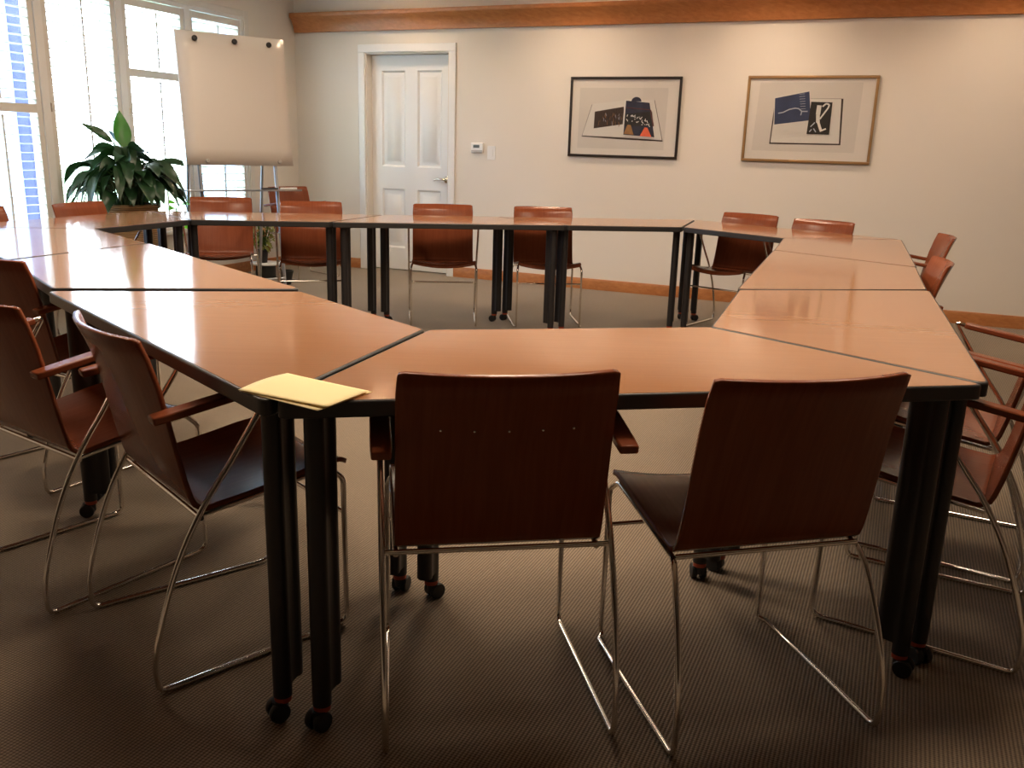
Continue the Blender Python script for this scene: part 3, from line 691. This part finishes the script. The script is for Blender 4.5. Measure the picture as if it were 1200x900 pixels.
# ------------------------------------------------------------------ whiteboard easel
ea = math.radians(-52.9); EF = V((math.cos(ea), math.sin(ea), 0)); ER = V((-EF.y, EF.x, 0)); rec = math.radians(6.63)
EC = V((-2.182, 7.2, 1.010)); EW, EH = .852, .980
EU = V((-EF.x*math.sin(rec), -EF.y*math.sin(rec), math.cos(rec))); EN = EU.cross(ER); EN = EN if EN.dot(EF) > 0 else -EN
base = V((EC.x, EC.y, 0))
t = thing('whiteboard_easel', 'tall white board on a metal easel by the windows', 'easel', base)
def E_(u, v, n): return EC-base+ER*u+EU*v+EN*n
P = []
for i in range(9):
    row = []
    for j in range(9):
        u = (i/8-.5)*EW; v = j/8*EH
        row.append(E_(u-.012*math.sin(PI*j/8)*(i/8), v, .006+.01*math.sin(PI*j/8)*(i/8)**2))
    P.append(row)
mb = MB(); mb.grid(P); mb.build('writing_board', 'board', t, solid=.012, fix=False)
for u in (-.285, .02, .295):
    mb = MB(); R = M4((ER, EU, EN)).transposed(); mb.lathe([(.0001, 0), (.018, 0), (.021, .008), (.021, .018), (.015, .026), (.0001, .028)], 16, 0, E_(u, EH-.052, .012), R); mb.build('knob', 'blackplastic', t)
for u in (-.27, .31):
    mb = MB(); R = M4((ER, EU, EN)).transposed(); mb.lathe([(.0001, 0), (.016, 0), (.016, .010), (.012, .016), (.0001, .017)], 16, 0, E_(u, .03, .012), R); mb.build('clip', 'greyplastic', t)
for u in (-.325, .285):
    top = E_(u, EH-.04, -.02); mid = E_(u, .02, -.02); foot = mid+(mid-top).normalized()*0; k = (mid.z)/((top-mid).normalized().z)
    foot = mid-(top-mid).normalized()*(k-.012)
    mb = MB(); mb.tube([top, mid, foot], .0145, 12); lg = mb.build('leg', 'alu', t)
    mb = MB(); mb.lathe([(.018, 0), (.020, .01), (.0165, .035)], 14, 0, V((foot.x, foot.y, 0))); mb.build('foot', 'rubber', lg)
    top2 = E_(u, EH-.06, -.045); f2 = V((foot.x, foot.y, .012))-EF*.55+ER*.0
    mb = MB(); mb.tube([top2, f2], .0125, 12); lg = mb.build('leg', 'alu', t)
    mb = MB(); mb.lathe([(.018, 0), (.020, .01), (.0155, .035)], 14, 0, V((f2.x, f2.y, 0))); mb.build('foot', 'rubber', lg)
R = M4((ER, V((0, 0, 1)).cross(ER), V((0, 0, 1)))).transposed()
tc_ = E_(.0, -.195, .035)
mb = MB(); mb.box(tc_, (.92, .075, .010), 0, R); mb.box(tc_+EF*.034+V((0, 0, .004)), (.92, .006, .010), 0, R); mb.build('pen_tray', 'alu', t, bevel=.002)
a_, b_ = E_(-.325, -.90, .0), E_(.285, -.90, .0)
mb = MB(); mb.tube([a_, b_], .009, 10); mb.build('brace', 'alu', t)
for k, (u, m_, lab) in enumerate(((.20, 'blackplastic', 'black marker lying on the easel tray'), (.36, 'white', 'white marker lying at the right end of the easel tray'))):
    p = base+tc_+ER*u+V((0, 0, .0138))-EF*.002
    mk = thing('marker_pen', lab, 'marker', p, math.atan2(ER.y, ER.x), 'markers on the easel tray')
    mb = MB(); mb.tube([(-.07, 0, 0), (.025, 0, 0)], .0085, 12); mb.build('barrel', m_, mk)
    mb = MB(); mb.tube([(.022, 0, 0), (.07, 0, 0)], .0088, 12); mb.build('cap', m_, mk)

# ------------------------------------------------------------------ plants
def leaf(mb, base, dir2, length, width, rise, droop, mi=0, petiole=0, roll=0, n=9):
    """arching blade: starts at base, heads along dir2 while rising, then droops"""
    d = V((dir2[0], dir2[1], 0)).normalized(); side = V((-d.y, d.x, 0))
    side = (side*math.cos(roll)+V((0, 0, 1))*math.sin(roll))
    P = []; spine = []
    for i in range(n+1):
        u = i/n
        spine.append(base+d*(length*u*(1-.18*u*droop))+V((0, 0, rise*u-droop*length*u*u)))
    for i in range(n+1):
        u = i/n; w = width*math.sin(PI*min(1, u**.75*1.0))**.85 if 0 < u < 1 else .0008
        t = (spine[min(n, i+1)]-spine[max(0, i-1)]).normalized(); nn = side.cross(t).normalized()
        if nn.z < 0: nn = -nn
        P.append([spine[i]+side*w*q-nn*(abs(q)*-w*.28)+nn*.004*math.sin(9*u+q*2) for q in (-1, -.55, 0, .55, 1)])
    mb.grid(P, mi); return spine
PX_, PY_ = -2.90, 6.74
t = thing('potted_peace_lily', 'big dark leafy houseplant in a wicker basket by the window', 'plant', (PX_, PY_, 0))
mb = MB(); mb.lathe([(.0001, .0), (.150, .0), (.165, .02), (.188, .35), (.205, .705), (.198, .705), (.19, .66)], 40); 
bs = mb.build('basket', 'wicker', t)
mb = MB(); mb.tube([(.206*math.cos(2*PI*k/36), .206*math.sin(2*PI*k/36), .705) for k in range(36)], .017, 10, 0, True); mb.build('rim', 'wicker', bs)
mb = MB(); mb.lathe([(.0001, .655), (.10, .662), (.188, .648)], 24); mb.build('soil', 'soil', t, fix=False)
rl = random.Random(11); ml = MB(); ms = MB()
camdir = V((-PX_, -PY_, 0)).normalized(); camr = V((-camdir.y, camdir.x, 0))*-1   # picture right = -left
camr = V((camdir.y*-1, camdir.x, 0)); camr = camr if camr.x > 0 else -camr
def lily(az, r0, zb, ln, wd, rise, droop, mi=0, roll=0):
    d = V((math.cos(az), math.sin(az), 0)); root = V((d.x*.05+rl.uniform(-.05, .05), d.y*.05+rl.uniform(-.05, .05), .60))
    b = V((d.x*r0, d.y*r0, zb))
    mid = (root+b)/2+V((-d.x*.02, -d.y*.02, .08))
    ms.tube(smooth([root, mid, b], 5), .0052, 6)
    leaf(ml, b, d, ln, wd, rise, droop, mi, roll=roll)
for k in range(40):
    az = k*2.39996+rl.uniform(-.25, .25); f = k/40
    lily(az, .04+.12*f, .90+.20*(1-f)*rl.uniform(.5, 1.1), rl.uniform(.24, .32), rl.uniform(.045, .062), rl.uniform(.0, .14), rl.uniform(.4, 1.1), 0, rl.uniform(-.6, .6))
for k in range(46):
    az = k*2.39996+1+rl.uniform(-.3, .3)
    lily(az, rl.uniform(.12, .24), rl.uniform(.80, 1.02), rl.uniform(.20, .30), rl.uniform(.045, .065), rl.uniform(-.03, .06), rl.uniform(.5, 1.1), 0, rl.uniform(-.7, .7))
ra = math.atan2(camr.y, camr.x)
lily(ra+.05, .20, 1.00, .27, .055, .09, .35, 0, .5); lily(ra+.35, .17, .95, .30, .055, .04, .7, 0, .2); lily(ra-.3, .18, .90, .34, .05, .02, .95, 0, -.3)
lily(ra+PI-.05, .22, .98, .28, .06, .08, .75, 0, .4); lily(ra+PI+.4, .2, .93, .28, .055, .04, .8, 0, -.4)
lily(ra+PI*.97, .07, 1.16, .21, .042, .14, .06, 0, -.9); lily(ra+PI/2+.15, .02, 1.12, .09, .062, .27, .02, 1, .1); lily(ra-1.45, .06, 1.05, .25, .055, .10, .45, 0, 1.2)
lily(ra+PI-.3, .05, 1.10, .20, .055, .06, .35, 0, .8); lily(ra-.9, .04, 1.10, .22, .055, .10, .5, 0, -.7); lily(ra+PI+.7, .05, 1.06, .24, .055, .10, .5, 0, .5); lily(ra-1.3, .05, 1.13, .20, .05, .03, .9, 0, .3); lily(ra+PI+1.4, .04, 1.12, .20, .052, .02, .9, 0, -.3)
lily(ra+2.2, .03, 1.12, .16, .042, .14, .1, 0, 1.1)
lily(ra+PI+.15, .27, .87, .13, .04, .0, .5, 1, .9)
def keep_clear(p):
    p = V(p); q = p+V((PX_, PY_, 0)); s_ = (q-CORNER).dot(WD)
    if s_ < .12: p += WD*(.045+.075*math.exp((s_-.12)/.075)-s_)
    u = p.dot(camr)
    if u > .40: p -= camr*(.75*(u-.40))
    return tuple(p)
ml.v = [keep_clear(p) for p in ml.v]; ms.v = [keep_clear(p) for p in ms.v]
ml.build('foliage', ['leaf', 'leaf_young'], t, fix=False); ms.build('stems', 'stem', t)

# low stand with a small variegated plant, black pots on the floor
sx, sy = -2.255, 8.02
t = thing('plant_stand', 'low round white plant stand on the carpet under the easel', 'plant stand', (sx, sy, 0))
mb = MB(); mb.lathe([(.0001, .128), (.13, .128), (.135, .133), (.135, .143), (.13, .146), (.0001, .146)], 32); mb.build('stand_top', 'white', t)
mb = MB(); mb.lathe([(.0001, .0), (.085, .0), (.088, .006), (.088, .128), (.0001, .128)], 28); mb.build('stand_base', 'blackplastic', t)
t = thing('small_potted_plant', 'small yellow green plant in a black pot on the white stand', 'plant', (sx-.02, sy-.02, .1462))
mb = MB(); mb.lathe([(.0001, .0), (.040, .0), (.050, .105), (.054, .105), (.054, .115), (.048, .115), (.044, .10), (.0001, .10)], 24); mb.build('pot', 'blackplastic', t)
ml = MB(); ms = MB()
for k in range(120):
    az = rl.uniform(0, 2*PI); h = rl.uniform(.14, .40); r = rl.uniform(.02, .115)*(.5+h)
    b = V((r*math.cos(az), r*math.sin(az), h)); ms.tube([V((b.x*.2, b.y*.2, .10)), b], .0016, 5)
    leaf(ml, b, (math.cos(az), math.sin(az)), rl.uniform(.045, .075), rl.uniform(.014, .023), rl.uniform(-.01, .04), rl.uniform(.2, 1), 1 if (k % 7 == 0) else 0, roll=rl.uniform(-.7, .7), n=5)
ml.build('foliage', ['leaf_olive', 'leaf_rust'], t, fix=False); ms.build('stems', 'stem', t)
t = thing('empty_pot', 'black tapered plant pot on the floor between two chairs under the easel', 'pot', (-2.00, 7.72, 0))
mb = MB(); mb.lathe([(.0001, .0), (.045, .0), (.066, .105), (.070, .105), (.070, .12), (.062, .12), (.043, .012), (.0001, .012)], 24); mb.build('pot_wall', 'blackplastic', t)
t = thing('slender_potted_plant', 'slender plant with bright green leaf tip beside the basket plant', 'plant', (-2.70, 7.18, 0))
mb = MB(); mb.lathe([(.0001, .0), (.06, .0), (.085, .16), (.09, .16), (.09, .175), (.08, .175), (.075, .155), (.0001, .155)], 24); mb.build('pot', 'blackplastic', t)
ml = MB(); ms = MB()
for az, h in ((.5, .69), (2.6, .70), (4.4, .66), (3.4, .56), (1.2, .50), (5.3, .46)):
    b = V((.025*math.cos(az), .025*math.sin(az), h)); ms.tube(smooth([V((0, 0, .15)), V((.01, 0, h*.6)), b], 4), .003, 6)
    leaf(ml, b, (math.cos(az), math.sin(az)), .085, .030, .03, .4, 0, roll=rl.uniform(-.6, .6), n=6)
ml.build('foliage', 'leaf_bright', t, fix=False); ms.build('stem', 'stem', t)

# ------------------------------------------------------------------ daylight
w = bpy.data.worlds.new('World'); scn.world = w; w.use_nodes = True
bg = w.node_tree.nodes['Background']
geo = w.node_tree.nodes.new('ShaderNodeTexCoord'); sep = w.node_tree.nodes.new('ShaderNodeSeparateXYZ'); ramp = w.node_tree.nodes.new('ShaderNodeValToRGB')
w.node_tree.links.new(geo.outputs['Generated'], sep.inputs[0]); w.node_tree.links.new(sep.outputs['Z'], ramp.inputs['Fac'])
ramp.color_ramp.elements[0].color = (.80, .90, 1, 1); ramp.color_ramp.elements[1].color = (.58, .76, 1, 1)
w.node_tree.links.new(ramp.outputs['Color'], bg.inputs['Color'])
bg.inputs['Strength'].default_value = 11.0
for i, (t0, t1) in enumerate(WIN):
    l = bpy.data.lights.new('window_portal', 'AREA'); l.shape = 'RECTANGLE'; l.size = t1-t0-.06; l.size_y = HEAD-SILL-.06; l.cycles.is_portal = True
    o = bpy.data.objects.new('window_portal', l); COL.objects.link(o)
    z = -WD; x = WN; y = z.cross(x)      # light's -z must point into the room (+WD)
    R = M4((x, y, z)).transposed().to_4x4(); R.translation = B(-.15, (t0+t1)/2, (SILL+HEAD)/2); o.matrix_world = R

scn.view_settings.view_transform = 'Standard'; scn.view_settings.look = 'None'; scn.view_settings.gamma = 1; scn.view_settings.exposure = .68
scn.view_settings.use_curve_mapping = False
cy = scn.cycles
cy.max_bounces = 10; cy.diffuse_bounces = 5; cy.glossy_bounces = 4; cy.transparent_max_bounces = 16; cy.sample_clamp_indirect = 6; cy.use_denoising = True
cy.caustics_reflective = False; cy.caustics_refractive = False
